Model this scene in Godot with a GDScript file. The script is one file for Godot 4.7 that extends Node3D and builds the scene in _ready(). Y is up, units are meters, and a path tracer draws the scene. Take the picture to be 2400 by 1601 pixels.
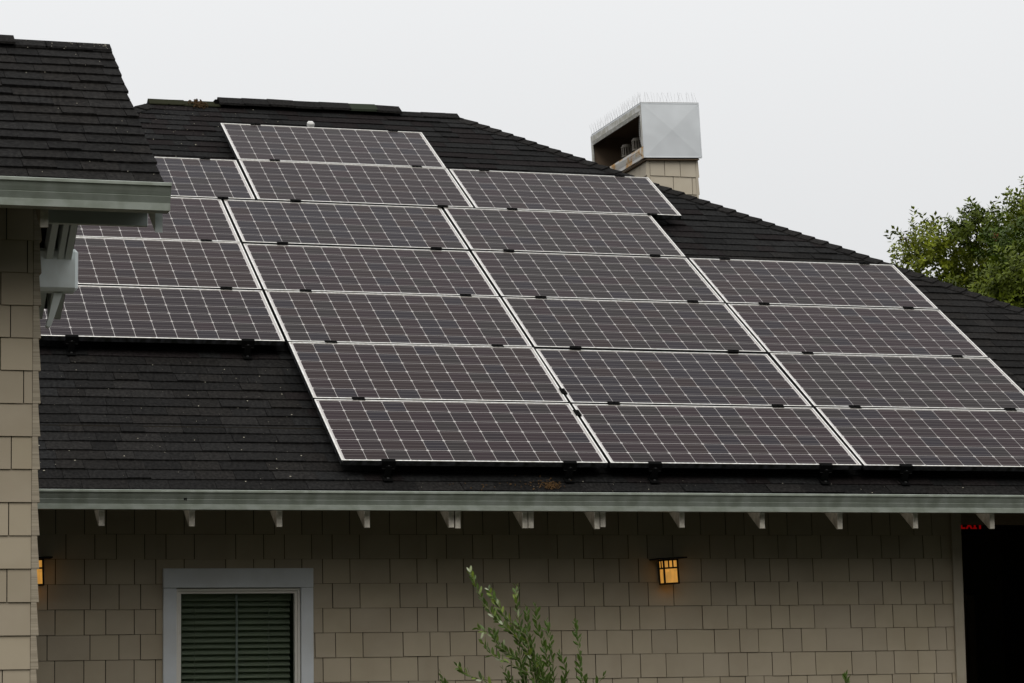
extends Node3D
# A shingled house with solar panels on its hip roof, under an overcast sky. Metres; y up; the main wall runs along x.

const TH := 0.5357            # roof pitch, 30.7 degrees
const EAVE_Y := 3.0           # height of the lower edge of the lowest panel row
const COL := 1.972            # panel pitch along the eave
const ROW := 1.036            # panel pitch up the slope
const SHIFT := 0.305          # the two upper rows sit a little to the right
const DROP := 0.13            # panel tops above the shingles
const RIDGE_V := 8.21
const RIDGE_L := -0.165
const RIDGE_R := 2.83
const CAM := Vector3(-4.1564, 1.4873, 17.8767)

var rng := RandomNumberGenerator.new()
var M := {}
var used := {}
var house: Node3D
var annex: Node3D
var slope_n := Vector3(0, cos(TH), sin(TH))
var slope_up := Vector3(0, sin(TH), -cos(TH))
var wedge: Mesh
var board: Mesh


func _ready() -> void:
	rng.seed = 20240611
	# ---------------------------------------------------------------- camera, sky, light
	var cam := Camera3D.new()
	cam.name = "camera"
	cam.position = CAM
	cam.rotation = Vector3(0.1265, -0.2939, -0.0148)
	cam.fov = 14.689
	cam.near = 0.1
	cam.far = 3000.0
	add_child(cam)
	cam.current = true
	var sky_mat := ProceduralSkyMaterial.new()
	sky_mat.sky_top_color = lin(1.55, 1.57, 1.59)
	sky_mat.sky_horizon_color = lin(0.643, 0.651, 0.659)
	sky_mat.sky_curve = 0.75
	sky_mat.ground_bottom_color = lin(0.06, 0.06, 0.055)
	sky_mat.ground_horizon_color = lin(0.12, 0.12, 0.115)
	sky_mat.sun_angle_max = 1.0
	var veil := FastNoiseLite.new()
	veil.seed = 61
	veil.frequency = 0.012
	veil.fractal_octaves = 3
	var cover := NoiseTexture2D.new()
	cover.width = 512
	cover.height = 256
	cover.seamless = true
	cover.noise = veil
	sky_mat.sky_cover = cover
	sky_mat.sky_cover_modulate = Color(0.22, 0.22, 0.225, 1.0)
	var sky := Sky.new()
	sky.sky_material = sky_mat
	var env := Environment.new()
	env.background_mode = Environment.BG_SKY
	env.sky = sky
	env.tonemap_mode = Environment.TONE_MAPPER_LINEAR
	env.tonemap_exposure = 1.0
	env.sdfgi_enabled = true
	env.ssao_enabled = true
	env.ssil_enabled = true
	var we := WorldEnvironment.new()
	we.name = "world_environment"
	we.environment = env
	add_child(we)
	var sun := DirectionalLight3D.new()
	sun.name = "sun"
	sun.light_energy = 0.5
	sun.light_angular_distance = 55.0
	sun.light_color = Color(1.0, 0.99, 0.97)
	sun.rotation_degrees = Vector3(-48, -18, 0)
	sun.shadow_enabled = true
	add_child(sun)

	materials()
	wedge = make_wedge(0.18)
	board = make_board(0.45)

	# ---------------------------------------------------------------- setting and buildings
	var st := begin()
	quad(st, Vector3(-1500, 0, -1500), Vector3(1500, 0, -1500), Vector3(1500, 0, 1500), Vector3(-1500, 0, 1500))
	var ground := commit(st, "ground", M.ground, self)
	ground.set_meta("kind", "structure")

	hedge()

	house = thing("house", "single-storey beige shingled house whose broad black hip roof carries the solar panels", "house")
	main_walls()
	main_roof()
	main_eave()
	window()
	breezeway()
	chimney()

	annex = thing("gabled_annex", "near beige shingled gable building at the left edge with black roof and grey-green gutter", "house")
	annex_walls()
	annex_roof()

	solar_array()
	lantern(Vector3(2.648, 2.255, -0.75), 3.0, "lit craftsman wall lantern with amber panes right of the olive shrub", true)
	lantern(Vector3(-2.018, 2.262, -0.75), 2.0, "lit craftsman wall lantern left of the window, half hidden behind the near annex wall", false)
	exit_sign()
	litter()
	olive_shrub()
	oak_tree()


func hedge() -> void:
	# unseen trees, inferred from green in the window pane; height set to shade the eaves
	var t := thing("tree_row", "tall dense row of evergreens across the yard, behind the viewer", "tree row", Vector3(0, 0, 25))
	var n := FastNoiseLite.new()
	n.seed = 5
	n.frequency = 0.35
	var st := begin()
	var pt := func(i: int, j: int) -> Vector3:
		var x := -45.0 + i * 1.0
		var y := 9.0 * j / 16.0 * (1.0 + 0.12 * n.get_noise_2d(x, 77.0))
		return Vector3(x, y, 2.4 * n.get_noise_3d(x, y * 0.8, 3.0) + 0.02 * y * y)
	for i in 90:
		for j in 16:
			quad(st, pt.call(i, j), pt.call(i, j + 1), pt.call(i + 1, j + 1), pt.call(i + 1, j))
	for i in 90:
		var a: Vector3 = pt.call(i, 16)
		var b: Vector3 = pt.call(i + 1, 16)
		quad(st, a, Vector3(a.x, a.y - 1.0, 6), Vector3(b.x, b.y - 1.0, 6), b)
		quad(st, Vector3(a.x, a.y - 1.0, 6), Vector3(a.x, 0, 6), Vector3(b.x, 0, 6), Vector3(b.x, b.y - 1.0, 6))
	var o := commit(st, "foliage", M.hedge, t)
	o.set_meta("kind", "stuff")


# ==================================================================== small helpers

func lin(r: float, g: float, b: float) -> Color:
	return Color(r, g, b).linear_to_srgb()


func numbered(called: String) -> String:
	var n: int = used.get(called, 0)
	used[called] = n + 1
	return called if n == 0 else "%s_%03d" % [called, n]


func tag(o: Node3D, label: String, category := "", group := "") -> Node3D:
	o.set_meta("label", label)
	if category:
		o.set_meta("category", category)
	if group:
		o.set_meta("group", group)
	return o


func thing(called: String, label: String, category: String, at := Vector3.ZERO, group := "") -> Node3D:
	var o := Node3D.new()
	o.name = numbered(called)
	add_child(o)
	o.position = at
	tag(o, label, category, group)
	return o


func begin() -> SurfaceTool:
	var st := SurfaceTool.new()
	st.begin(Mesh.PRIMITIVE_TRIANGLES)
	st.set_smooth_group(-1)
	return st


func finish(st: SurfaceTool) -> ArrayMesh:
	st.generate_normals()
	return st.commit()


func place(called: String, mesh: Mesh, m: Material, parent: Node) -> MeshInstance3D:
	var o := MeshInstance3D.new()
	o.name = numbered(called) if parent == self else called
	o.mesh = mesh
	o.material_override = m
	parent.add_child(o, true)
	return o


func commit(st: SurfaceTool, called: String, m: Material, parent: Node) -> MeshInstance3D:
	return place(called, finish(st), m, parent)


func quad(st: SurfaceTool, a: Vector3, b: Vector3, c: Vector3, d: Vector3) -> void:
	for p: Vector3 in [a, b, c, a, c, d]:
		st.add_vertex(p)


func box(st: SurfaceTool, c: Vector3, s: Vector3, b := Basis.IDENTITY, bevel := 0.0) -> void:
	# a box; with bevel > 0 its edges are chamfered
	var h := s / 2.0
	if bevel <= 0.0:
		var p := []
		for i in 8:
			p.append(c + b * Vector3(h.x * (1 if i & 1 else -1), h.y * (1 if i & 2 else -1), h.z * (1 if i & 4 else -1)))
		quad(st, p[4], p[6], p[7], p[5])
		quad(st, p[1], p[3], p[2], p[0])
		quad(st, p[5], p[7], p[3], p[1])
		quad(st, p[0], p[2], p[6], p[4])
		quad(st, p[6], p[2], p[3], p[7])
		quad(st, p[0], p[4], p[5], p[1])
		return
	var pts := PackedVector3Array()
	for i in 8:
		var sg := Vector3(1 if i & 1 else -1, 1 if i & 2 else -1, 1 if i & 4 else -1)
		for k in 3:
			var q := h - Vector3.ONE * bevel
			q[k] = h[k]
			pts.append(c + b * (q * sg))
	var face := func(ids: Array) -> void:
		for t in range(1, ids.size() - 1):
			tri_out(st, pts[ids[0]], pts[ids[t]], pts[ids[t + 1]], c)
	for k in 3:
		for sgn in 2:
			var ring := []
			var a := (k + 1) % 3
			var d := (k + 2) % 3
			for uv: Array in [[0, 0], [1, 0], [1, 1], [0, 1]]:
				ring.append(((sgn << k) | (uv[0] << a) | (uv[1] << d)) * 3 + k)
			face.call(ring)
	for i in 8:
		face.call([i * 3, i * 3 + 1, i * 3 + 2])
		for k in 3:
			if not i & (1 << k):
				var j := i | (1 << k)
				var a := (k + 1) % 3
				var d := (k + 2) % 3
				face.call([i * 3 + a, j * 3 + a, j * 3 + d, i * 3 + d])


func tri_out(st: SurfaceTool, a: Vector3, b: Vector3, c: Vector3, from: Vector3) -> void:
	# wind so that the face looks away from a point inside
	if (b - a).cross(c - a).dot(a - from) > 0.0:
		st.add_vertex(a)
		st.add_vertex(c)
		st.add_vertex(b)
	else:
		st.add_vertex(a)
		st.add_vertex(b)
		st.add_vertex(c)


func extrude(st: SurfaceTool, poly: PackedVector2Array, map: Callable, from: float, to: float) -> void:
	# a flat outline swept from one station to another; map(point, station) gives the place
	var mid := Vector2.ZERO
	for p in poly:
		mid += p / poly.size()
	var inside: Vector3 = map.call(mid, (from + to) / 2.0)
	var ids := Geometry2D.triangulate_polygon(poly)
	for s in [from, to]:
		for i in range(0, ids.size(), 3):
			tri_out(st, map.call(poly[ids[i]], s), map.call(poly[ids[i + 1]], s), map.call(poly[ids[i + 2]], s), inside)
	for i in poly.size():
		var a := poly[i]
		var b := poly[(i + 1) % poly.size()]
		quad(st, map.call(a, from), map.call(b, from), map.call(b, to), map.call(a, to))


func along_x(p: Vector2, s: float) -> Vector3:
	return Vector3(s, p.y, p.x)


func tube(st: SurfaceTool, pts: PackedVector3Array, r0: float, r1: float, sides := 5) -> void:
	var rings := []
	for i in pts.size():
		var d := (pts[mini(i + 1, pts.size() - 1)] - pts[maxi(i - 1, 0)]).normalized()
		var e := d.cross(Vector3(0.31, 0.2, 0.93)).normalized()
		var f := d.cross(e)
		var r := lerpf(r0, r1, float(i) / maxi(1, pts.size() - 1))
		var ring := []
		for k in sides:
			var t := TAU * k / sides
			ring.append(pts[i] + (e * cos(t) + f * sin(t)) * r)
		rings.append(ring)
	for i in pts.size() - 1:
		for k in sides:
			var n := (k + 1) % sides
			quad(st, rings[i][k], rings[i + 1][k], rings[i + 1][n], rings[i][n])


func make_wedge(thin: float) -> Mesh:
	# a roof shingle of unit size: butt at z = 0, one high; runs up to z = -1 and thins out
	var st := begin()
	var a := Vector3(0, 1, 0)
	var b := Vector3(1, 1, 0)
	var c := Vector3(1, thin, -1)
	var d := Vector3(0, thin, -1)
	var e := Vector3(0, 0, 0)
	var f := Vector3(1, 0, 0)
	var g := Vector3(1, 0, -1)
	var h := Vector3(0, 0, -1)
	quad(st, a, d, c, b)
	quad(st, e, a, b, f)
	quad(st, h, d, a, e)
	quad(st, f, b, c, g)
	quad(st, g, c, d, h)
	quad(st, h, e, f, g)
	return finish(st)


func make_board(thin: float) -> Mesh:
	# a wall shingle of unit size: looks towards +z, thick at its foot, thinner at its head
	var st := begin()
	var p := [Vector3(0, 0, 1), Vector3(1, 0, 1), Vector3(1, 1, thin), Vector3(0, 1, thin), Vector3(0, 0, 0), Vector3(1, 0, 0), Vector3(1, 1, 0), Vector3(0, 1, 0)]
	quad(st, p[0], p[3], p[2], p[1])
	quad(st, p[4], p[0], p[1], p[5])
	quad(st, p[1], p[2], p[6], p[5])
	quad(st, p[4], p[7], p[3], p[0])
	quad(st, p[3], p[7], p[6], p[2])
	quad(st, p[5], p[6], p[7], p[4])
	return finish(st)


# ==================================================================== materials

func noise_tex(freq: float, seeds: int, lo: Color, hi: Color, octaves := 4, size := 256, as_normal := false) -> NoiseTexture2D:
	var n := FastNoiseLite.new()
	n.seed = seeds
	n.frequency = freq
	n.fractal_octaves = octaves
	var t := NoiseTexture2D.new()
	t.width = size
	t.height = size
	t.seamless = true
	t.noise = n
	if as_normal:
		t.as_normal_map = true
		t.bump_strength = 3.0
	else:
		var g := Gradient.new()
		g.set_color(0, lo)
		g.set_color(1, hi)
		g.set_offset(0, 0.25)
		g.set_offset(1, 0.75)
		t.color_ramp = g
	return t


func mat(c: Color, rough := 0.8, spec := 0.4, tex: Texture2D = null, scale := 1.0) -> StandardMaterial3D:
	var m := StandardMaterial3D.new()
	m.albedo_color = c
	m.roughness = rough
	m.metallic_specular = spec
	m.cull_mode = BaseMaterial3D.CULL_DISABLED
	if tex:
		m.albedo_texture = tex
		m.uv1_triplanar = true
		m.uv1_world_triplanar = true
		m.uv1_scale = Vector3.ONE * scale
	return m


func materials() -> void:
	var grain := noise_tex(0.06, 3, Color(0.86, 0.86, 0.86), Color(1, 1, 1), 5)
	var paint := noise_tex(0.012, 5, Color(0.965, 0.962, 0.955), Color(1, 1, 1), 4)
	var rust := noise_tex(0.02, 33, Color(0.92, 0.70, 0.40), Color(1, 1, 1), 4)
	rust.color_ramp.set_offset(0, 0.22)
	rust.color_ramp.set_offset(1, 0.46)
	var streak := noise_tex(0.02, 8, Color(0.86, 0.87, 0.84), Color(1, 1, 1), 5)
	var granule := noise_tex(0.07, 11, Color(0.64, 0.64, 0.65), Color(1, 1, 1), 5, 512)
	var granule_n := noise_tex(0.2, 12, Color.BLACK, Color.WHITE, 3, 512, true)
	M.siding = []
	for k: Array in [[1.0, 1.0], [0.95, 1.0], [1.045, 0.99], [0.975, 1.01], [1.02, 0.98]]:
		M.siding.append(mat(lin(0.455 * k[0], 0.392 * k[0], 0.297 * k[0] * k[1]), 0.85, 0.15, paint, 0.7))
	M.siding_pale = []  # chimney siding: its stronger open light is partly put into a paler paint
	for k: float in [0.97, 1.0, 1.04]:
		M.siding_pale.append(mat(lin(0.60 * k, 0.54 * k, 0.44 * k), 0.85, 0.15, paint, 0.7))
	M.siding_rough = mat(lin(0.50, 0.435, 0.335), 0.9, 0.2, stripes(), 2.0)
	M.joint_shade = mat(lin(0.03, 0.026, 0.02), 0.95, 0.1)  # wall backing, dark to paint in the shade inside the shingle joints
	M.shingle = []
	for k: Array in [[0.92, 0.0], [0.8, 0.0], [1.03, 0.0], [0.86, 0.03], [0.98, 0.04], [1.12, 0.02], [0.74, 0.0]]:
		var m := mat(lin(0.030 * k[0] * (1 + k[1]), 0.029 * k[0], 0.0282 * k[0] * (1 - k[1])), 0.95, 0.15, granule, 0.9)
		m.normal_enabled = true
		m.normal_texture = granule_n
		m.normal_scale = 0.5
		M.shingle.append(m)
	M.shingle_field = mat(Color.WHITE, 0.95, 0.15, granule, 0.9)
	M.shingle_field.vertex_color_use_as_albedo = true
	M.cap_mossy = mat(lin(0.045, 0.047, 0.028), 0.95, 0.1, granule, 4.0)
	M.cap_green = mat(lin(0.05, 0.062, 0.042), 0.9, 0.15, granule, 4.0)
	M.deck = mat(lin(0.018, 0.018, 0.018), 0.95, 0.1)
	M.soffit = mat(lin(0.16, 0.14, 0.11), 0.8, 0.2, grain, 1.0)
	M.gutter = mat(lin(0.37, 0.405, 0.365), 0.40, 0.5, streak, 1.3)
	M.rafter = mat(lin(0.34, 0.30, 0.23), 0.8, 0.2, grain, 1.0)  # tail sides: shade under the eave put into a darker tone
	M.rafter_end_lit = mat(lin(0.78, 0.73, 0.63), 0.7, 0.35, grain, 1.0)  # same paint as the sides, with the light on the cut ends put in
	M.rafter_grey = mat(lin(0.62, 0.68, 0.67), 0.65, 0.4, paint, 1.0)
	M.beam = mat(lin(0.72, 0.79, 0.80), 0.6, 0.4, paint, 2.0)
	M.trim = mat(lin(0.68, 0.71, 0.74), 0.65, 0.35, paint, 1.0)
	M.corner = mat(lin(0.42, 0.37, 0.29), 0.75, 0.3, paint, 1.0)
	M.vinyl = mat(lin(0.78, 0.75, 0.69), 0.4, 0.5)
	M.muntin = mat(lin(0.26, 0.32, 0.29), 0.5, 0.4)
	M.slat = mat(lin(0.28, 0.34, 0.25), 0.6, 0.3)
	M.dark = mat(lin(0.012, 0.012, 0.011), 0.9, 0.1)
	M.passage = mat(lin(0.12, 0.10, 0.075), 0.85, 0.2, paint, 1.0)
	M.door = mat(lin(0.26, 0.19, 0.13), 0.6, 0.3)
	M.glass = StandardMaterial3D.new()
	M.glass.transparency = BaseMaterial3D.TRANSPARENCY_ALPHA
	M.glass.albedo_color = Color(0.02, 0.03, 0.02, 0.12)
	M.glass.roughness = 0.02
	M.glass.metallic_specular = 0.5
	M.glass.cull_mode = BaseMaterial3D.CULL_DISABLED
	M.frame = mat(lin(0.80, 0.785, 0.76), 0.30, 0.5, noise_tex(0.05, 21, Color(0.86, 0.85, 0.82), Color(1, 1, 1), 4), 2.0)
	M.frame.metallic = 1.0
	M.frame_side = mat(lin(0.055, 0.055, 0.064), 0.45, 0.35, noise_tex(0.03, 23, Color(0.45, 0.47, 0.40), Color(1, 1, 1), 4), 2.0)  # dark colour stands for shade in the panel gaps, mottled with grime
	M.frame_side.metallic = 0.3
	M.backsheet = mat(lin(0.54, 0.515, 0.505), 0.3, 0.25)
	M.cell = []
	for k: Array in [[0.0285, 0.0205, 0.0240], [0.0315, 0.0210, 0.0220], [0.0250, 0.0205, 0.0265], [0.0270, 0.0215, 0.0230], [0.0310, 0.0200, 0.0240], [0.0250, 0.0185, 0.0220]]:
		var m := StandardMaterial3D.new()
		m.albedo_texture = cell_print(Color(k[0], k[1], k[2]))
		m.roughness = 0.22
		m.metallic_specular = 0.10
		m.cull_mode = BaseMaterial3D.CULL_DISABLED
		M.cell.append(m)
	M.black = mat(lin(0.006, 0.006, 0.006), 0.85, 0.08)
	M.bolt = mat(lin(0.25, 0.25, 0.25), 0.4, 0.5)
	M.bolt.metallic = 0.8
	M.bolt_dark = mat(lin(0.035, 0.035, 0.035), 0.6, 0.2)
	M.sheet = mat(lin(0.78, 0.82, 0.86), 0.45, 0.45, noise_tex(0.01, 31, Color(0.95, 0.95, 0.95), Color(1, 1, 1), 3), 0.8)
	M.sheet_dull = mat(lin(0.66, 0.66, 0.64), 0.6, 0.3, noise_tex(0.03, 32, Color(0.85, 0.84, 0.80), Color(1, 1, 1), 5), 1.2)
	M.rusty = mat(lin(0.72, 0.71, 0.68), 0.6, 0.3, rust, 0.8)
	M.lining = mat(lin(0.24, 0.18, 0.13), 0.8, 0.2)
	M.vent = mat(lin(0.20, 0.18, 0.15), 0.6, 0.4)
	M.wire = mat(lin(0.30, 0.30, 0.29), 0.4, 0.5)
	M.iron = mat(lin(0.006, 0.006, 0.006), 0.5, 0.3)
	M.white_cap = mat(lin(0.72, 0.72, 0.70), 0.5, 0.4)
	M.speck = mat(lin(0.45, 0.42, 0.34), 0.9, 0.1)
	M.moss = mat(lin(0.085, 0.055, 0.03), 0.95, 0.1)
	M.litter = mat(lin(0.11, 0.065, 0.03), 0.9, 0.1)
	M.ground = mat(lin(0.042, 0.042, 0.034), 0.95, 0.1, noise_tex(0.02, 41, Color(0.6, 0.62, 0.55), Color(1, 1, 1), 5), 0.15)
	M.hedge = mat(lin(0.035, 0.055, 0.018), 0.9, 0.1, noise_tex(0.05, 43, Color(0.4, 0.45, 0.35), Color(1, 1, 1), 5), 0.3)
	M.bark = mat(lin(0.07, 0.055, 0.04), 0.95, 0.1, grain, 2.0)
	M.twig = mat(lin(0.26, 0.23, 0.15), 0.8, 0.2)
	M.olive = []
	for k: Array in [[0.092, 0.145, 0.034], [0.145, 0.20, 0.046], [0.056, 0.088, 0.024], [0.19, 0.25, 0.05], [0.55, 0.60, 0.45]]:
		var m := mat(lin(k[0], k[1], k[2]), 0.45, 0.4)
		m.backlight_enabled = true
		m.backlight = lin(k[0] * 0.8, k[1] * 0.9, k[2] * 0.4)
		M.olive.append(m)
	M.oak = mat(Color.WHITE, 0.55, 0.35)
	M.oak.vertex_color_use_as_albedo = true
	M.oak.backlight_enabled = true
	M.oak.backlight = lin(0.10, 0.125, 0.006)


func stripes() -> ImageTexture:
	# fine sideways saw marks of the rough shingle ends
	var im := Image.create(8, 128, false, Image.FORMAT_RGB8)
	var r := RandomNumberGenerator.new()
	r.seed = 9
	for y in 128:
		var v := r.randf_range(0.84, 1.0)
		for x in 8:
			var w := v * r.randf_range(0.96, 1.0)
			im.set_pixel(x, y, Color(w, w, w))
	return ImageTexture.create_from_image(im)


func cell_print(c: Color) -> ImageTexture:
	# one solar cell: dark silicon with three printed busbars along its length
	var im := Image.create(8, 96, false, Image.FORMAT_RGB8)
	var dark := Color(c.r, c.g, c.b).linear_to_srgb()
	var bar := Color(0.19, 0.175, 0.17).linear_to_srgb()
	for y in 96:
		for x in 8:
			im.set_pixel(x, y, bar if y in [15, 16, 47, 48, 79, 80] else dark)
	return ImageTexture.create_from_image(im)


# ==================================================================== walls

func wall_shingle(parent: Node3D, x0: float, x1: float, y0: float, y1: float, z: float, thick := 0.013, turn := 0.0, called := "siding_shingle") -> MeshInstance3D:
	var o := place(called, board, M.siding[rng.randi() % M.siding.size()], parent)
	var b := Basis(Vector3.UP, turn)
	o.transform = Transform3D(b * Basis.from_scale(Vector3(x1 - x0, y1 - y0, thick)), b * Vector3(x0, y0, z - thick))
	return o


const PATTERN: Array[float] = [0.2965, 0.2015, 0.1508, 0.199, 0.1508, 0.2014]

func course_spans(start: float, from: float, to: float) -> Array:
	# the repeating widths of the shingle panels, from a wide piece that begins at start
	var spans := []
	var x := start
	while x > from:
		x -= 1.2
	var i := 0
	while x < to:
		var w: float = PATTERN[i % 6]
		if x + w > from + 0.01 and x < to - 0.01:
			spans.append([maxf(x, from), minf(x + w, to)])
		x += w
		i += 1
	return spans


func main_walls() -> void:
	var st := begin()
	var th := 0.15
	var z := -0.764 - th / 2.0
	# the front wall with its window opening
	box(st, Vector3((-6.8 - 1.02) / 2, 1.65, z), Vector3(6.8 - 1.02, 3.3, th))
	box(st, Vector3((-0.128 + 5.055) / 2, 1.65, z), Vector3(5.055 + 0.128, 3.3, th))
	box(st, Vector3(-0.574, 2.725, z), Vector3(0.892, 1.15, th))
	box(st, Vector3(-0.574, 0.44, z), Vector3(0.892, 0.88, th))
	commit(st, "wall", M.joint_shade, house)
	st = begin()
	box(st, Vector3(-6.73, 1.4, -7.15), Vector3(0.15, 2.8, 12.4))
	box(st, Vector3(1.6, 1.4, -13.4), Vector3(16.5, 2.8, 0.15))
	box(st, Vector3(9.35, 1.4, -7.15), Vector3(0.15, 2.8, 12.4))
	box(st, Vector3(8.4, 1.65, z), Vector3(1.8, 3.3, th))
	commit(st, "wall", M.siding[0], house)
	var field := begin()
	for k in range(-5, 13):
		var top := 2.358 - 0.1755 * k
		var bottom := top - 0.1755
		var even := posmod(k, 2) == 0
		var start: float = 0.24 if even else (0.332 if k == 3 else (0.37 if k == 5 else 0.312))
		var spans := []
		if k >= 1 and bottom > 0.6:
			spans = course_spans(0.24 if even else -1.917, -6.7, -1.10) + course_spans(start, -0.05, 5.001)
		else:
			spans = course_spans(start, -6.7, 5.001)
		for s: Array in spans:
			var a: float = s[0] + 0.003
			var b: float = s[1] - 0.003
			if b - a < 0.02:
				continue
			var jut := rng.randf_range(-0.0012, 0.0012)
			var lift := rng.randf_range(-0.001, 0.0015)
			if top < 2.92 and bottom > 1.28 and b > -2.15:
				var o := wall_shingle(house, a, b, bottom + lift, top - 0.001, -0.75 + jut)
				o.scale.z *= rng.randf_range(0.85, 1.12)
			else:
				box(field, Vector3((a + b) / 2, (top + bottom) / 2, -0.758 + jut), Vector3(b - a, 0.172, 0.010))
	var rest := commit(field, "siding_field", M.siding[0], house)
	rest.set_meta("kind", "stuff")
	# the board that ends the wall beside the dark passage
	st = begin()
	box(st, Vector3(5.036, 1.65, -0.748), Vector3(0.082, 3.3, 0.036), Basis.IDENTITY, 0.003)
	commit(st, "corner_trim", M.corner, house)


func window() -> void:
	var st := begin()
	box(st, Vector3(-0.5755, 2.2225, -0.735), Vector3(1.078, 0.137, 0.034), Basis.IDENTITY, 0.003)
	var w := commit(st, "window", M.trim, house)
	for s: Array in [[-1.0665, 0.093], [-0.082, 0.090]]:
		st = begin()
		box(st, Vector3(s[0], 1.50, -0.7365), Vector3(s[1], 1.305, 0.031), Basis.IDENTITY, 0.003)
		commit(st, "trim_board", M.trim, w)
	st = begin()
	box(st, Vector3(-0.5755, 0.82, -0.73), Vector3(1.10, 0.05, 0.05), Basis.IDENTITY, 0.003)
	commit(st, "sill", M.trim, w)
	st = begin()
	# vinyl frame in two steps
	for s: Array in [[0.0, 0.017, -0.748], [0.017, 0.019, -0.762]]:
		var x0: float = -1.018 + s[0]
		var x1: float = -0.130 - s[0]
		var y1: float = 2.150 - s[0]
		var t: float = s[1]
		box(st, Vector3((x0 + x1) / 2, y1 - t / 2, s[2] - 0.02), Vector3(x1 - x0, t, 0.05), Basis.IDENTITY, 0.002)
		box(st, Vector3(x0 + t / 2, (y1 - t + 0.85) / 2, s[2] - 0.02), Vector3(t, y1 - t - 0.85, 0.05), Basis.IDENTITY, 0.002)
		box(st, Vector3(x1 - t / 2, (y1 - t + 0.85) / 2, s[2] - 0.02), Vector3(t, y1 - t - 0.85, 0.05), Basis.IDENTITY, 0.002)
	commit(st, "frame", M.vinyl, w)
	st = begin()
	box(st, Vector3(-0.574, 1.48, -0.79), Vector3(0.84, 1.28, 0.004))
	commit(st, "pane", M.glass, w)
	st = begin()
	box(st, Vector3(-0.578, 1.48, -0.797), Vector3(0.015, 1.27, 0.006))
	commit(st, "muntin", M.muntin, w)
	st = begin()
	box(st, Vector3(-0.574, 2.09, -0.87), Vector3(0.80, 0.05, 0.045))
	commit(st, "blind_headrail", M.slat, w)
	st = begin()
	for k in 4:
		var x0 := -0.027 + k * 0.018
		quad(st, Vector3(-0.405, 0.0012, x0 - 0.027), Vector3(0.405, 0.0012, x0 - 0.027), Vector3(0.405, 0, x0 - 0.009), Vector3(-0.405, 0, x0 - 0.009)) if k < 3 else quad(st, Vector3(-0.405, -0.002, -0.027), Vector3(0.405, -0.002, -0.027), Vector3(0.405, -0.002, 0.027), Vector3(-0.405, -0.002, 0.027))
	var slat := finish(st)
	for k in 28:
		var o := place("blind_slat", slat, M.slat, w)
		o.position = Vector3(-0.586, 2.045 - 0.0424 * k, -0.865)
		o.rotation = Vector3(0.62 + rng.randf_range(-0.03, 0.03), 0, rng.randf_range(-0.0015, 0.0015))
	for x: float in [-0.872, -0.34]:
		st = begin()
		box(st, Vector3(x, 1.48, -0.838), Vector3(0.0025, 1.2, 0.0025))
		commit(st, "blind_cord", M.slat, w)
	# the unlit room
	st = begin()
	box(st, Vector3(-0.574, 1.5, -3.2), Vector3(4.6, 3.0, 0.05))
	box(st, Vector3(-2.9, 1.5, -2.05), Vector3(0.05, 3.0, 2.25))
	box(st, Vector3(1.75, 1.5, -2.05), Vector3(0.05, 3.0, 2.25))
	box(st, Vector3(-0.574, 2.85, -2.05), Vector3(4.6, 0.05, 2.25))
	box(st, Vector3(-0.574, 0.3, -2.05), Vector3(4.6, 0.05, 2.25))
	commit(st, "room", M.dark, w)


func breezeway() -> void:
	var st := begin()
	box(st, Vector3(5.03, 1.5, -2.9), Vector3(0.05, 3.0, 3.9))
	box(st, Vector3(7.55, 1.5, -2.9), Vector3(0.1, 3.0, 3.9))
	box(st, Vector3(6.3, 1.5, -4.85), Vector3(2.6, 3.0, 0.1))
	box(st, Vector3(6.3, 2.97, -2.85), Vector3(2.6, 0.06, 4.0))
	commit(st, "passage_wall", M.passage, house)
	st = begin()
	box(st, Vector3(6.3, 2.762, -0.95), Vector3(2.44, 0.268, 0.12), Basis.IDENTITY, 0.004)
	commit(st, "header_beam", M.door, house)
	st = begin()
	box(st, Vector3(6.62, 1.08, -4.77), Vector3(0.95, 2.1, 0.05), Basis.IDENTITY, 0.004)
	var d := commit(st, "door", M.door, house)
	st = begin()
	for s: Array in [[6.11, 1.1, 0.08, 2.2], [7.13, 1.1, 0.08, 2.2], [6.62, 2.175, 0.94, 0.08]]:
		box(st, Vector3(s[0], s[1], -4.76), Vector3(s[2], s[3], 0.08), Basis.IDENTITY, 0.004)
	commit(st, "door_frame", M.door, d)
	st = begin()
	box(st, Vector3(6.25, 1.0, -4.72), Vector3(0.02, 0.02, 0.06))
	box(st, Vector3(6.30, 1.0, -4.69), Vector3(0.12, 0.02, 0.02))
	commit(st, "handle", M.bolt, d)


# ==================================================================== roofs

func on_slope(o: Vector3, u: float, v: float, h: float) -> Vector3:
	return o + Vector3(u, 0, 0) + slope_up * v + slope_n * h


func hip_limit(v: float, right: bool) -> float:
	var d := (RIDGE_V - v) * cos(TH)
	return RIDGE_R + d if right else RIDGE_L - d


func under_panel(u: float, v: float) -> bool:
	# hidden below the array, seen from the front
	for p: Array in panel_list():
		var u0: float = p[0] * COL + (SHIFT if p[1] >= 5 else 0.0)
		var v0: float = p[1] * ROW
		if u > u0 - 0.02 and u < u0 + COL - 0.02 and v > v0 + 0.03 and v < v0 + ROW + 0.05:
			return true
	return false


func shingle_quad(a: Vector3, b: Vector3, c: Vector3, d: Vector3, n: Vector3, t: float) -> Mesh:
	# a shingle with a slanting side: a, b along the butt; c, d along the head
	var st := begin()
	var top := [a + n * t, b + n * t, c + n * t * 0.2, d + n * t * 0.2]
	quad(st, top[0], top[3], top[2], top[1])
	quad(st, a, top[0], top[1], b)
	quad(st, b, top[1], top[2], c)
	quad(st, d, top[3], top[0], a)
	quad(st, a, b, c, d)
	return finish(st)


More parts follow.
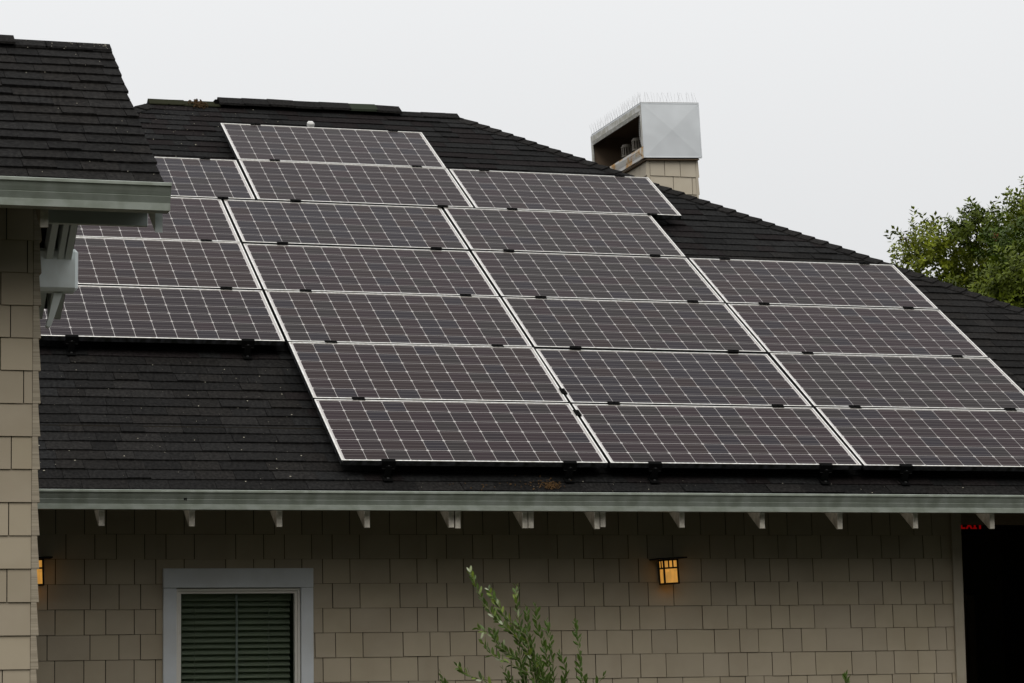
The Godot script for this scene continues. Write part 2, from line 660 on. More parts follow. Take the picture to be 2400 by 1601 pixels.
func main_roof() -> void:
	var o := Vector3(0, EAVE_Y, 0) - slope_n * (DROP + 0.012)
	var e := -0.225
	var yr := on_slope(o, 0, RIDGE_V, 0).y
	var zr := on_slope(o, 0, RIDGE_V, 0).z
	var ye := on_slope(o, 0, e, 0).y
	var ze := on_slope(o, 0, e, 0).z
	var xl := hip_limit(e, false)
	var xr := hip_limit(e, true)
	var zb := 2.0 * zr - ze
	var rl := Vector3(RIDGE_L, yr, zr)
	var rr := Vector3(RIDGE_R, yr, zr)
	var c := [Vector3(xl, ye, ze), Vector3(xr, ye, ze), Vector3(xr, ye, zb), Vector3(xl, ye, zb)]
	var down := Vector3(0, -0.03, 0)
	var st := begin()
	for d in [Vector3.ZERO, down]:
		quad(st, c[0] + d, rl + d, rr + d, c[1] + d)
		quad(st, c[2] + d, rr + d, rl + d, c[3] + d)
		quad(st, c[1] + d, rr + d, c[2] + d, c[2] + d)
		quad(st, c[3] + d, rl + d, c[0] + d, c[0] + d)
	for i in 4:
		quad(st, c[i], c[(i + 1) % 4], c[(i + 1) % 4] + down, c[i] + down)
	var deck := commit(st, "roof", M.deck, house)
	# shingles, course by course
	var expo := 0.148
	var picked := []
	var others := []
	for k in range(-1, 57):
		var v0 := -0.181 + expo * k if k >= 0 else -0.242
		if v0 > RIDGE_V - 0.03:
			break
		var v1 := minf(-0.181 + expo * (k + 1), RIDGE_V)
		var x := hip_limit(v0, false)
		var end := hip_limit(v0, true)
		var first := true
		var shift := rng.randf_range(0.05, 0.3)
		while x < end - 0.02:
			var w: float = shift if first else [0.17, 0.2, 0.24, 0.29, 0.33, 0.26][rng.randi() % 6] * rng.randf_range(0.93, 1.07)
			var last := x + w > end - 0.1
			var b := end if last else x + w
			var t := rng.randf_range(0.0095, 0.013) if rng.randf() < 0.75 else rng.randf_range(0.014, 0.019)
			var s := {"a": x, "b": b, "v0": v0 + rng.randf_range(-0.003, 0.003), "v1": v1 + 0.012, "t": t, "ends": first or last, "left": first, "right": last, "m": rng.randi() % M.shingle.size(), "tilt": rng.randf_range(-0.012, 0.012)}
			var mid := (x + b) / 2
			var vm := (v0 + v1) / 2
			var seen := mid > -2.05 - vm * 0.02 + vm * 0.2 and b < 6.95 and not under_panel(mid, vm) and vm < 8.1
			if vm < -0.02 and mid > 0.0 and seen:
				seen = rng.randf() < 0.9
			if seen and mid > -2.1:
				picked.append(s)
			else:
				others.append(s)
			x = b
			first = false
	picked.sort_custom(func(p, q): return p.v0 < q.v0)
	var spare := picked.slice(300)
	picked = picked.slice(0, 300)
	for s in picked:
		shingle_node(s, o)
	st = begin()
	for s in others + spare:
		var t: float = s.t
		var g: float = [0.92, 0.8, 1.03, 0.86, 0.98, 1.12, 0.74][s.m]
		st.set_color(Color(0.030 * g, 0.029 * g, 0.0282 * g))
		var a0: float = s.a + (0.0 if s.left else 0.0015)
		var b0: float = s.b - (0.0 if s.right else 0.0015)
		var a1: float = maxf(a0, hip_limit(s.v1, false)) if s.left else a0
		var b1: float = minf(b0, hip_limit(s.v1, true)) if s.right else b0
		var p := [on_slope(o, a0, s.v0, t), on_slope(o, b0, s.v0, t), on_slope(o, b1, s.v1, t * 0.2), on_slope(o, a1, s.v1, t * 0.2), on_slope(o, a0, s.v0, 0), on_slope(o, b0, s.v0, 0)]
		quad(st, p[0], p[3], p[2], p[1])
		quad(st, p[4], p[0], p[1], p[5])
	var field := commit(st, "shingle_field", M.shingle_field, house)
	field.set_meta("kind", "stuff")
	# hip caps, each bent over the hip
	var dir_r := (on_slope(o, hip_limit(0, true), 0, 0) - rr).normalized()
	var dir_l := (on_slope(o, hip_limit(0, false), 0, 0) - rl).normalized()
	var side_n := Vector3(sin(TH), cos(TH), 0)
	var n_caps := 68
	for k in n_caps:
		var at := rr + dir_r * (0.10 + 0.142 * k)
		cap_piece("hip_cap", at, dir_r, slope_n, side_n, 0.20, M.shingle[rng.randi() % 6], rng.randf_range(0.010, 0.015))
	for k in 40:
		var at := rl + dir_l * (0.12 + 0.142 * k)
		if k < 8:
			cap_piece("hip_cap", at, dir_l, slope_n, Vector3(-sin(TH), cos(TH), 0), 0.20, M.shingle[rng.randi() % 6], 0.012)
	# ridge caps: a thick double strip along most of the ridge, thinner ones at its ends
	var back_n := Vector3(0, cos(TH), -sin(TH))
	var x := RIDGE_L - 0.06
	var i := 0
	while x < RIDGE_R - 0.05:
		var strip := x > 0.42 and x < 2.15
		var w := rng.randf_range(0.15, 0.24) if not strip else rng.randf_range(0.17, 0.30)
		if not strip and x > 2.15:
			w = 0.24
		w = minf(w, RIDGE_R + 0.03 - x)
		var m: Material = M.shingle[[0, 1, 3, 6][i % 4]]
		if x < 0.3:
			m = M.cap_mossy
		elif strip and x > 1.72 and x + w < 2.15:
			m = M.cap_green
		var at := Vector3(x, yr + (0.055 if strip else 0.012) + rng.randf_range(-0.004, 0.006), zr)
		ridge_piece(at, w + 0.015, 0.16 if strip else 0.13, 0.022 if strip else 0.010, m, back_n, rng.randf_range(-0.02, 0.02))
		x += w
		i += 1
	# the dark lip below the raised strip
	st = begin()
	box(st, Vector3(1.32, yr + 0.012, zr), Vector3(1.80, 0.05, 0.12))
	commit(st, "ridge_vent", M.black, house)
	# moss on the ridge
	st = begin()
	for n in 150:
		var p := on_slope(o, 0.25 + rng.randfn(0, 0.035), RIDGE_V - 0.10 + rng.randfn(0, 0.05), 0.015 + rng.randf() * 0.03)
		var b := Basis.from_euler(Vector3(rng.randf() * 6, rng.randf() * 6, rng.randf() * 6))
		box(st, p, Vector3(rng.randf_range(0.008, 0.03), 0.006, rng.randf_range(0.006, 0.014)), b)
	var moss := commit(st, "moss_clump", M.moss, house)
	moss.set_meta("label", "brown moss clump on the ridge")
	# pale specks of lichen and droppings
	st = begin()
	for n in 270:
		var u := 0.0
		var v := 0.0
		if n < 120:
			u = rng.randf_range(-2.3, 0.1)
			v = rng.randf_range(-0.18, 1.95)
		elif n < 240:
			u = -0.55 + absf(rng.randfn(0, 0.75))
			v = 8.2 - absf(rng.randfn(0, 0.9))
		else:
			u = rng.randf_range(0.5, 6.0)
			v = rng.randf_range(-0.2, 0.0)
		if u < hip_limit(v, false) + 0.1 or u > hip_limit(v, true) or under_panel(u, v) and v > 0.1:
			continue
		var size := 0.0022 + 0.0085 * pow(rng.randf(), 4.0)
		var p := on_slope(o, u, v, 0.013)
		var r := rng.randf() * TAU
		var ring := []
		for q in 5:
			var l := size * rng.randf_range(0.5, 1.0)
			ring.append(p + (Vector3.RIGHT * cos(r + q * TAU / 5) + slope_up * sin(r + q * TAU / 5)) * l)
		for q in 5:
			st.add_vertex(p + slope_n * size * 0.5)
			st.add_vertex(ring[(q + 1) % 5])
			st.add_vertex(ring[q])
	var specks := commit(st, "lichen_specks", M.speck, house)
	specks.set_meta("kind", "stuff")
	# small white roof vent behind the topmost panel
	st = begin()
	var at := on_slope(o, 1.25, 7.56, 0.0)
	box(st, at + slope_n * 0.02, Vector3(0.045, 0.045, 0.06), Basis(Vector3.RIGHT, TH - PI / 2), 0.008)
	box(st, at + slope_n * 0.055, Vector3(0.066, 0.066, 0.06), Basis(Vector3.RIGHT, TH - PI / 2), 0.014)
	commit(st, "roof_vent", M.white_cap, house)
	deck.set_meta("label", "black hip roof")


func shingle_node(s: Dictionary, o: Vector3) -> void:
	var m: Material = M.shingle[s.m]
	if s.ends:
		var a1: float = maxf(s.a, hip_limit(s.v1, false)) if s.left else s.a
		var b1: float = minf(s.b, hip_limit(s.v1, true)) if s.right else s.b
		var base := on_slope(o, s.a, s.v0, 0)
		var mesh := shingle_quad(Vector3.ZERO, on_slope(o, s.b, s.v0, 0) - base, on_slope(o, b1, s.v1, 0) - base, on_slope(o, a1, s.v1, 0) - base, slope_n, s.t)
		place("shingle", mesh, m, house).position = base
		return
	var n := place("shingle", wedge, m, house)
	var b := Basis(Vector3.RIGHT, slope_n, -slope_up)
	b = b * Basis(Vector3.UP, s.tilt)
	n.transform = Transform3D(b * Basis.from_scale(Vector3(s.b - s.a - 0.003, s.t, s.v1 - s.v0)), on_slope(o, s.a + 0.0015, s.v0, 0.0))


func cap_piece(called: String, at: Vector3, dir: Vector3, n1: Vector3, n2: Vector3, length: float, m: Material, t: float) -> void:
	# a bent shingle over a hip; its butt end is the lower one
	var w1 := dir.cross(n1).normalized() * 0.125
	var w2 := dir.cross(n2).normalized() * 0.125
	if w1.dot(n2) > 0:
		w1 = -w1
	if w2.dot(n1) > 0:
		w2 = -w2
	var up := (n1 + n2).normalized()
	var lo := up * (t + 0.012)
	var hi := up * 0.006
	var a := dir * length
	var st := begin()
	for w: Vector3 in [w1, w2]:
		quad(st, hi, a + lo, a + w + lo, w + hi)
		quad(st, a, a + lo, a + w + lo, a + w)
		quad(st, w, w + hi, a + w + lo, a + w)
	var o := commit(st, called, m, house)
	o.position = at


func ridge_piece(at: Vector3, length: float, wide: float, t: float, m: Material, back_n: Vector3, tilt: float) -> void:
	var w1 := Vector3(0, -sin(TH), cos(TH)) * wide
	var w2 := Vector3(0, -sin(TH), -cos(TH)) * wide
	var up := Vector3(0, t, 0)
	var a := Vector3(length, tilt * length, 0)
	var st := begin()
	for w: Vector3 in [w1, w2]:
		quad(st, up, a + up, a + w + up, w + up)
		quad(st, w, w + up, a + w + up, a + w)
		quad(st, a, a + up, a + w + up, a + w)
		quad(st, Vector3.ZERO, up, w + up, w)
	var o := commit(st, "ridge_cap", m, house)
	o.position = at


func gutter_profile(lip: Vector2) -> PackedVector2Array:
	# ogee gutter seen from its end (z, y), measured from the front lip
	var p := PackedVector2Array()
	for q: Array in [[0.0, 0.0], [0.004, -0.003], [0.004, -0.016], [-0.006, -0.020], [-0.016, -0.040], [-0.026, -0.056], [-0.030, -0.060], [-0.0255, -0.063], [-0.040, -0.090], [-0.043, -0.0935], [-0.0385, -0.096], [-0.040, -0.1275], [-0.125, -0.1275], [-0.125, -0.005], [-0.122, -0.005], [-0.122, -0.1245], [-0.043, -0.1245], [-0.0425, -0.098], [-0.033, -0.060], [-0.010, -0.020], [-0.009, -0.004], [-0.009, 0.0]]:
		p.append(lip + Vector2(q[0], q[1]))
	return p


func main_eave() -> void:
	var st := begin()
	extrude(st, gutter_profile(Vector2(0.40, 2.764)), along_x, -7.4, 10.1)
	var g := commit(st, "gutter", M.gutter, house)
	st = begin()
	for n in 9:
		box(st, Vector3(-1.147 + rng.randfn(0, 0.006), 2.705 + rng.randfn(0, 0.008), 0.374), Vector3(rng.randf_range(0.004, 0.012), rng.randf_range(0.004, 0.014), 0.004), Basis(Vector3.BACK, rng.randf() * 3))
	commit(st, "dirt_spot", M.iron, g)
	# rafter tails; three of them doubled
	var zt := 0.25
	var yt := 2.655
	var t := tan(TH)
	for x: float in [-4.7, -4.1, -3.49, -2.89, -2.29, -1.688, -1.082, -0.486, 0.126, 0.722, 0.766, 1.252, 1.297, 1.783, 1.826, 2.417, 3.023, 3.631, 4.226, 4.838, 5.44, 6.05, 6.65, 7.25, 7.86, 8.46]:
		st = begin()
		var cut := rng.randf_range(-0.008, 0.006)
		var zz := zt + rng.randf_range(-0.006, 0.004)
		var y0 := 2.522 + cut
		extrude(st, PackedVector2Array([Vector2(zz, yt), Vector2(zz, y0 + 0.006), Vector2(zz - 0.006, y0), Vector2(-0.9, y0 + (0.25 + 0.9) * t), Vector2(-0.9, yt + (0.25 + 0.9) * t)]), along_x, -0.019, 0.019)
		var r := commit(st, "rafter_tail", M.rafter, house)
		st = begin()
		box(st, Vector3(0, (yt + y0) / 2 + 0.002, zz + 0.003), Vector3(0.0375, yt - y0 - 0.004, 0.004), Basis.IDENTITY, 0.0015)
		commit(st, "end_face", M.rafter_end_lit, r)
		r.position.x = x
		r.rotation.y = rng.randf_range(-0.01, 0.01)


# ==================================================================== chimney

func chimney() -> void:
	var st := begin()
	var x0 := 4.635
	var x1 := 5.172
	var z0 := -6.46
	var z1 := -7.90
	box(st, Vector3((x0 + x1) / 2, 5.85, (z0 + z1) / 2), Vector3(x1 - x0 - 0.03, 1.5, z0 - z1 - 0.03))
	var c := commit(st, "chimney", M.joint_shade, house)
	c.set_meta("label", "shingled chimney under a white metal shroud")
	# shingled chase
	for k in 5:
		var top := 6.59 - 0.1755 * k
		var bottom := top - 0.1755
		var joints: Array = [[0.0, 0.155, 0.32, 0.487], [0.0, 0.245, 0.445, 0.487], [0.0, 0.10, 0.33, 0.487]][k % 3]
		for i in joints.size() - 1:
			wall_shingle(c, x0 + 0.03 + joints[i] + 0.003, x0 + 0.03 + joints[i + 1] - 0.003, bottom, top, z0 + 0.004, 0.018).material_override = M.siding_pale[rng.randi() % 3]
		for s: Array in [[x0 - 0.001, x0 + 0.028, -0.012], [x1 - 0.021, x1 + 0.002, 0.012]]:
			st = begin()
			var lean: float = s[2]
			var p := [Vector2(s[0] + minf(lean, 0), bottom), Vector2(s[1] + maxf(lean, 0), bottom), Vector2(s[1], top), Vector2(s[0], top)]
			extrude(st, PackedVector2Array(p), func(q: Vector2, z: float): return Vector3(q.x, q.y, z), z0 + 0.001, z0 - 0.02)
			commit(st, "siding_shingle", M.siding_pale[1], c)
		var x := 0.012
		var i := 0
		while x < 1.42:
			var w: float = [0.2, 0.15, 0.29, 0.15, 0.2][(i + k * 2) % 5]
			var e := minf(x + w, 1.43)
			var o := wall_shingle(c, 0, 1, 0, 1, 0, 0.018)
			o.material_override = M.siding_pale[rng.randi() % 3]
			o.transform = Transform3D(Basis(Vector3(0, 0, -1) * -(e - x - 0.006), Vector3(0, top - bottom, 0), Vector3(-0.018, 0, 0)), Vector3(x0 + 0.012, bottom, z0 - e + 0.003))
			x = e
			i += 1
	# metal shroud, a little crooked
	var tilt := Transform3D(Basis(Vector3.BACK, deg_to_rad(2.2)) * Basis(Vector3.RIGHT, deg_to_rad(-0.6)), Vector3(4.583, 6.578, -6.40))
	var w := 0.615
	var h := 0.556
	var d := 1.56
	st = begin()
	# front with its cross break: four shallow facets
	var a := Vector3(0, 0, 0)
	var b := Vector3(w, 0, 0)
	var e := Vector3(w, h, 0)
	var f := Vector3(0, h, 0)
	var m := Vector3(w / 2, h / 2, 0.020)
	for t: Array in [[a, f], [f, e], [e, b], [b, a]]:
		st.add_vertex(t[0])
		st.add_vertex(t[1])
		st.add_vertex(m)
	quad(st, a, b, b + Vector3(0, 0, -0.02), a + Vector3(0, 0, -0.02))
	quad(st, e, f, f + Vector3(0, 0, -0.02), e + Vector3(0, 0, -0.02))
	quad(st, b, e, e + Vector3(0, 0, -0.02), b + Vector3(0, 0, -0.02))
	for y: float in [0.006, h - 0.006]:
		box(st, Vector3(w / 2, y, 0.001), Vector3(w - 0.002, 0.012, 0.004), Basis.IDENTITY, 0.001)
	for x: float in [0.009, w - 0.007]:
		box(st, Vector3(x, h / 2, 0.0015), Vector3(0.014, h - 0.026, 0.004), Basis.IDENTITY, 0.001)
	var front := commit(st, "shroud_front", M.sheet, c)
	st = begin()
	box(st, Vector3(w / 2, h - 0.008, -d / 2 - 0.01), Vector3(w, 0.012, d))
	box(st, Vector3(w - 0.004, h / 2, -d / 2 - 0.01), Vector3(0.008, h - 0.03, d))
	box(st, Vector3(w / 2, h / 2, -d - 0.01), Vector3(w, h - 0.03, 0.008))
	var shell := commit(st, "shroud_shell", M.sheet, c)
	st = begin()
	box(st, Vector3(w / 2, -0.012, -d / 2), Vector3(w - 0.05, 0.01, d - 0.03))
	box(st, Vector3(w / 2 + 0.05, 0.012, -d / 2), Vector3(w - 0.12, 0.01, d - 0.05))
	box(st, Vector3(w - 0.016, h / 2, -d / 2), Vector3(0.008, h - 0.05, d - 0.05))
	box(st, Vector3(w / 2, h / 2, -d + 0.01), Vector3(w - 0.05, h - 0.05, 0.008))
	box(st, Vector3(w / 2, h / 2, -0.03), Vector3(w - 0.05, h - 0.05, 0.008))
	box(st, Vector3(w / 2, h - 0.022, -d / 2), Vector3(w - 0.05, 0.008, d - 0.05))
	var lining := commit(st, "shroud_lining", M.lining, c)
	st = begin()
	box(st, Vector3(0.003, h - 0.065, -d / 2 - 0.01), Vector3(0.010, 0.10, d))
	box(st, Vector3(0.003, h / 2, -0.022), Vector3(0.010, h - 0.23, 0.036))
	box(st, Vector3(0.003, h / 2, -d + 0.02), Vector3(0.010, h - 0.23, 0.05))
	for k in 5:
		box(st, Vector3(-0.003, h - 0.075 - k * 0.0095, -d / 2 - 0.01), Vector3(0.006, 0.004, d - 0.06 - 0.04 * k), Basis(Vector3.RIGHT, rng.randf_range(-0.004, 0.004)))
	var upper := commit(st, "opening_frame", M.sheet_dull, c)
	st = begin()
	box(st, Vector3(0.003, 0.058, -d / 2 - 0.01), Vector3(0.010, 0.115, d))
	for k in 6:
		box(st, Vector3(-0.003, 0.04 + k * 0.0105, -d / 2 - 0.01), Vector3(0.006, 0.004, d - 0.06 - 0.03 * k), Basis(Vector3.RIGHT, rng.randf_range(-0.004, 0.004)))
	var lower := commit(st, "opening_sill", M.rusty, c)
	# the loose edge of the screen
	st = begin()
	var pts := PackedVector3Array()
	for k in 16:
		pts.append(Vector3(0.006, 0.13 + k * 0.0205, -0.05 - 0.05 * sin(PI * k / 15.0) * (1.0 - 0.4 * k / 15.0)))
	tube(st, pts, 0.006, 0.005, 4)
	for k in 15:
		box(st, pts[k] + Vector3(0, 0.01, -0.012), Vector3(0.003, 0.004, 0.03))
	var screen := commit(st, "torn_screen", M.wire, c)
	for o: Node3D in [front, shell, lining, upper, lower, screen]:
		o.transform = tilt
	# two slotted flue caps inside, each on its pipe
	for s: Array in [[0.167, -0.93], [0.167, -0.61]]:
		st = begin()
		var at := Vector3(s[0], 0.17, s[1])
		for k in 14:
			var t := TAU * k / 14.0
			box(st, at + Vector3(cos(t) * 0.058, 0.08, sin(t) * 0.058), Vector3(0.004, 0.09, 0.011), Basis(Vector3.UP, -t))
		for y: Array in [[-0.06, 0.045, 0.09], [0.032, 0.062, 0.012], [0.128, 0.064, 0.014], [0.144, 0.052, 0.018]]:
			var ring := PackedVector2Array()
			for k in 14:
				ring.append(Vector2(cos(TAU * k / 14.0), sin(TAU * k / 14.0)) * y[1])
			extrude(st, ring, func(q: Vector2, t: float): return at + Vector3(q.x, t, q.y), y[0] - y[2] / 2, y[0] + y[2] / 2)
		var o := commit(st, "flue_cap", M.vent, c)
		o.transform = tilt
	# wire spikes along the top edges
	for side in 2:
		st = begin()
		var n := 26 if side == 0 else 62
		for k in n:
			var t := (k + 0.5) / n
			var at := Vector3(t * w, h, -0.008) if side == 0 else Vector3(0.006, h, -t * d)
			var fan := rng.randf_range(-0.035, 0.035)
			var out := [-0.03, 0.0, 0.03][k % 3] as float
			var tip := at + (Vector3(fan, 0.105, out) if side == 0 else Vector3(out, 0.105, fan))
			tube(st, PackedVector3Array([at, tip]), 0.0009, 0.0007, 3)
		if side == 0:
			box(st, Vector3(w / 2, h + 0.003, -0.012), Vector3(w, 0.006, 0.02))
		else:
			box(st, Vector3(0.012, h + 0.003, -d / 2), Vector3(0.02, 0.006, d - 0.03))
		var o := commit(st, "bird_spikes", M.wire, c)
		o.transform = tilt


# ==================================================================== annex at the left

const ANNEX_Y := 3.833
const ANNEX_Z := 5.5
const ANNEX_RIDGE := 2.243

func annex_walls() -> void:
	var st := begin()
	box(st, Vector3(-4.63, 1.95, 4.857), Vector3(3.9, 3.9, 0.15))
	box(st, Vector3(-4.63, 1.9, 2.30), Vector3(3.9, 3.8, 0.15))
	box(st, Vector3(-6.5, 1.95, 3.58), Vector3(0.15, 3.9, 2.4))
	var zr := ANNEX_Z - ANNEX_RIDGE * cos(TH)
	var yr := ANNEX_Y + ANNEX_RIDGE * sin(TH)
	var t := tan(TH)
	extrude(st, PackedVector2Array([Vector2(4.932, 0), Vector2(4.932, yr - 0.08 - (4.932 - zr) * t), Vector2(zr, yr - 0.08), Vector2(2.225, yr - 0.08 - (zr - 2.225) * t), Vector2(2.225, 0)]), along_x, -2.80, -2.685)
	commit(st, "wall", M.joint_shade, annex)
	var k := 0
	var y := 3.4892 + 0.16025 * 2
	var front := 4.95
	while y > 0.1:
		var bottom := y - 0.16025
		var joints: Array = [[-2.8381], [-2.7901], [-2.8374], [-2.7242], [-2.9037], [-2.7808], [-2.8656], [-2.7904], [-2.9132], [-2.7957], [-2.8561], [-2.8942], [-2.8133], [-2.7111]][posmod(k - 2, 14)]
		var edge := -2.6820
		var cuts: Array = [edge] + joints
		while cuts[-1] > -6.4:
			cuts.append(cuts[-1] - [0.2, 0.15, 0.2, 0.3][rng.randi() % 4])
		for i in cuts.size() - 1:
			wall_shingle(annex, cuts[i + 1] + 0.0025, cuts[i] - (0.0025 if i else 0.001), bottom + rng.randf_range(-0.001, 0.001), y, front + rng.randf_range(-0.001, 0.001), 0.016)
		# the course of the side wall, whose rough end shows at the corner
		st = begin()
		var p := PackedVector2Array([Vector2(edge + 0.001, bottom), Vector2(-2.6425, bottom), Vector2(-2.6544, y - 0.002), Vector2(edge + 0.001, y - 0.002)])
		extrude(st, p, func(q: Vector2, z: float): return Vector3(q.x, q.y, z), front - 0.003, 2.23)
		commit(st, "corner_shingle", M.siding_rough, annex)
		y = bottom
		k += 1


func annex_roof() -> void:
	var o := Vector3(0, ANNEX_Y, ANNEX_Z) - slope_n * 0.012
	var xr := -2.118
	var zr := on_slope(o, 0, ANNEX_RIDGE, 0).z
	var yr := on_slope(o, 0, ANNEX_RIDGE, 0).y
	var t := tan(TH)
	var ze := ANNEX_Z + 0.04
	var y_at := func(z: float) -> float: return yr - absf(z - zr) * t
	var st := begin()
	extrude(st, PackedVector2Array([Vector2(ze, y_at.call(ze)), Vector2(zr, yr), Vector2(1.62, y_at.call(1.62)), Vector2(1.62, y_at.call(1.62) - 0.03), Vector2(zr, yr - 0.035), Vector2(ze, y_at.call(ze) - 0.03)]), along_x, -7.0, xr - 0.004)
	commit(st, "roof", M.deck, annex)
	var expo := 0.1377
	var rest := begin()
	for k in range(-1, 17):
		var v0 := 0.075 + expo * k if k >= 0 else -0.06
		var v1 := minf(0.075 + expo * (k + 1), ANNEX_RIDGE)
		if v0 > ANNEX_RIDGE - 0.02:
			break
		var x := xr + rng.randf_range(-0.004, 0.006)
		var w := rng.randf_range(0.06, 0.2)
		var wave := rng.randf_range(-0.012, 0.012)
		while x > -7.0:
			var a := maxf(x - w, -7.0)
			var thick := rng.randf_range(0.011, 0.015) if rng.randf() < 0.75 else 0.019
			var m: int = rng.randi() % M.shingle.size()
			if a > -3.4:
				var n := place("shingle", wedge, M.shingle[m], annex)
				var b := Basis(Vector3.RIGHT, slope_n, -slope_up) * Basis(Vector3.UP, wave + rng.randf_range(-0.012, 0.012))
				n.transform = Transform3D(b * Basis.from_scale(Vector3(x - a - 0.0025, thick, v1 - v0 + 0.012)), on_slope(o, a, v0 + rng.randf_range(-0.004, 0.004), 0))
			else:
				var g: float = [0.92, 0.8, 1.03, 0.86, 0.98, 1.12, 0.74][m]
				rest.set_color(Color(0.030 * g, 0.029 * g, 0.0282 * g))
				var p := [on_slope(o, a, v0, thick), on_slope(o, x - 0.002, v0, thick), on_slope(o, x - 0.002, v1, 0.002), on_slope(o, a, v1, 0.002), on_slope(o, a, v0, 0), on_slope(o, x - 0.002, v0, 0)]
				quad(rest, p[0], p[3], p[2], p[1])
				quad(rest, p[4], p[0], p[1], p[5])
			x = a
			w = [0.13, 0.16, 0.2, 0.25, 0.17][rng.randi() % 5] * rng.randf_range(0.9, 1.1)
	var field := commit(rest, "shingle_field", M.shingle_field, annex)
	field.set_meta("kind", "stuff")
	# ridge caps, the last full one raised at the left edge of view
	var x := xr
	var i := 0
	while x > -3.6:
		var w := 0.175 if x > -2.6 else 0.24
		var raised := x < -2.60
		var w1 := Vector3(0, -sin(TH), cos(TH)) * (0.10 if not raised else 0.12)
		var w2 := Vector3(0, -sin(TH), -cos(TH)) * 0.13
		var up := Vector3(0, 0.012, 0)
		var a := Vector3(-w - 0.01, 0, 0)
		st = begin()
		for ww: Vector3 in [w1, w2]:
			quad(st, up, a + up, a + ww + up, ww + up)
			quad(st, ww, ww + up, a + ww + up, a + ww)
			quad(st, Vector3.ZERO, up, ww + up, ww)
		var cap := commit(st, "ridge_cap", M.shingle[i % 5], annex)
		cap.position = Vector3(x, yr + (0.012 if not raised else 0.032), zr)
		x -= w
		i += 1
	# specks
	st = begin()
	for n in 46:
		var u := xr - absf(rng.randfn(0, 0.16)) - 0.01 if n < 34 else rng.randf_range(-2.9, -2.2)
		var v := ANNEX_RIDGE - absf(rng.randfn(0, 0.05)) if n < 26 else rng.randf_range(0.1, 2.2)
		box(st, on_slope(o, u, v, 0.016 if n >= 26 else 0.024), Vector3(rng.randf_range(0.002, 0.007), 0.002, rng.randf_range(0.002, 0.004)), Basis(Vector3.RIGHT, TH))
	commit(st, "lichen_specks", M.speck, annex).set_meta("kind", "stuff")
	# gutter with its end cap
	st = begin()
	extrude(st, gutter_profile(Vector2(5.626, 3.834)), along_x, -7.0, -2.12)
	var g := commit(st, "gutter", M.gutter, annex)
	st = begin()
	var prof := gutter_profile(Vector2(5.626, 3.834)).slice(0, 14)
	extrude(st, prof, along_x, -2.1195, -2.116)
	commit(st, "end_cap", M.gutter, g)
	# rafter tails, the barge rafter at the gable end, and the board between them
	for q: float in [-5.1, -4.5, -3.9, -3.29, -2.691]:
		st = begin()
		var y0 := 3.628
		var zt := 5.45
		extrude(st, PackedVector2Array([Vector2(zt, 3.80), Vector2(zt, y0 + 0.008), Vector2(zt - 0.008, y0), Vector2(4.85, y0 + (zt - 4.85) * t), Vector2(4.85, 3.80 + (zt - 4.85) * t)]), along_x, -0.019, 0.019)
		var rt := commit(st, "rafter_tail", M.rafter, annex)
		rt.position.x = q
		st = begin()
		box(st, Vector3(0, 3.714, zt + 0.003), Vector3(0.0375, 0.17, 0.004), Basis.IDENTITY, 0.0015)
		commit(st, "end_face", M.rafter_end_lit, rt)
	st = begin()
	var yb := func(z: float) -> float: return yr - absf(z - zr) * t - 0.04
	extrude(st, PackedVector2Array([Vector2(5.46, yb.call(5.46)), Vector2(5.46, 3.622), Vector2(zr, yb.call(zr) - 0.19), Vector2(zr, yb.call(zr))]), along_x, -2.167, -2.132)
	commit(st, "barge_rafter", M.rafter_grey, annex)
	for q: Array in [[-2.30, -2.262], [-2.232, -2.2], [-2.19, -2.152]]:
		st = begin()
		extrude(st, PackedVector2Array([Vector2(zr - 0.002, yb.call(zr)), Vector2(zr - 0.002, yb.call(zr) - 0.17), Vector2(1.75, yb.call(1.75) - 0.15), Vector2(1.75, yb.call(1.75))]), along_x, q[0], q[1])
		commit(st, "rafter", M.rafter_grey, annex)
	st = begin()
	box(st, Vector3(-2.415, 3.845, 5.17), Vector3(0.51, 0.295, 0.038), Basis.IDENTITY, 0.002)
	commit(st, "blocking_board", M.rafter_grey, annex)
	st = begin()
	box(st, Vector3(-2.662, 3.932, 2.18), Vector3(1.105, 0.255, 0.14), Basis.IDENTITY, 0.02)
	commit(st, "plate_beam", M.beam, annex)
	st = begin()
	extrude(st, PackedVector2Array([Vector2(-2.245, 3.80), Vector2(-2.195, 3.80), Vector2(-2.262, 3.60), Vector2(-2.276, 3.59), Vector2(-2.29, 3.60)]), func(p: Vector2, z: float): return Vector3(p.x, p.y, z), 2.20, 2.13)
	commit(st, "knee_brace", M.rafter_grey, annex)


# ==================================================================== solar panels

func panel_list() -> Array:
	# column, row from the gutter upwards
	return [[0, 0], [1, 0], [2, 0], [0, 1], [1, 1], [2, 1], [-1, 2], [0, 2], [1, 2], [2, 2], [-1, 3], [0, 3], [1, 3], [2, 3], [-1, 4], [0, 4], [1, 4], [-1, 5], [0, 5], [1, 5], [0, 6]]


const PW := 1.950
const PH := 1.007

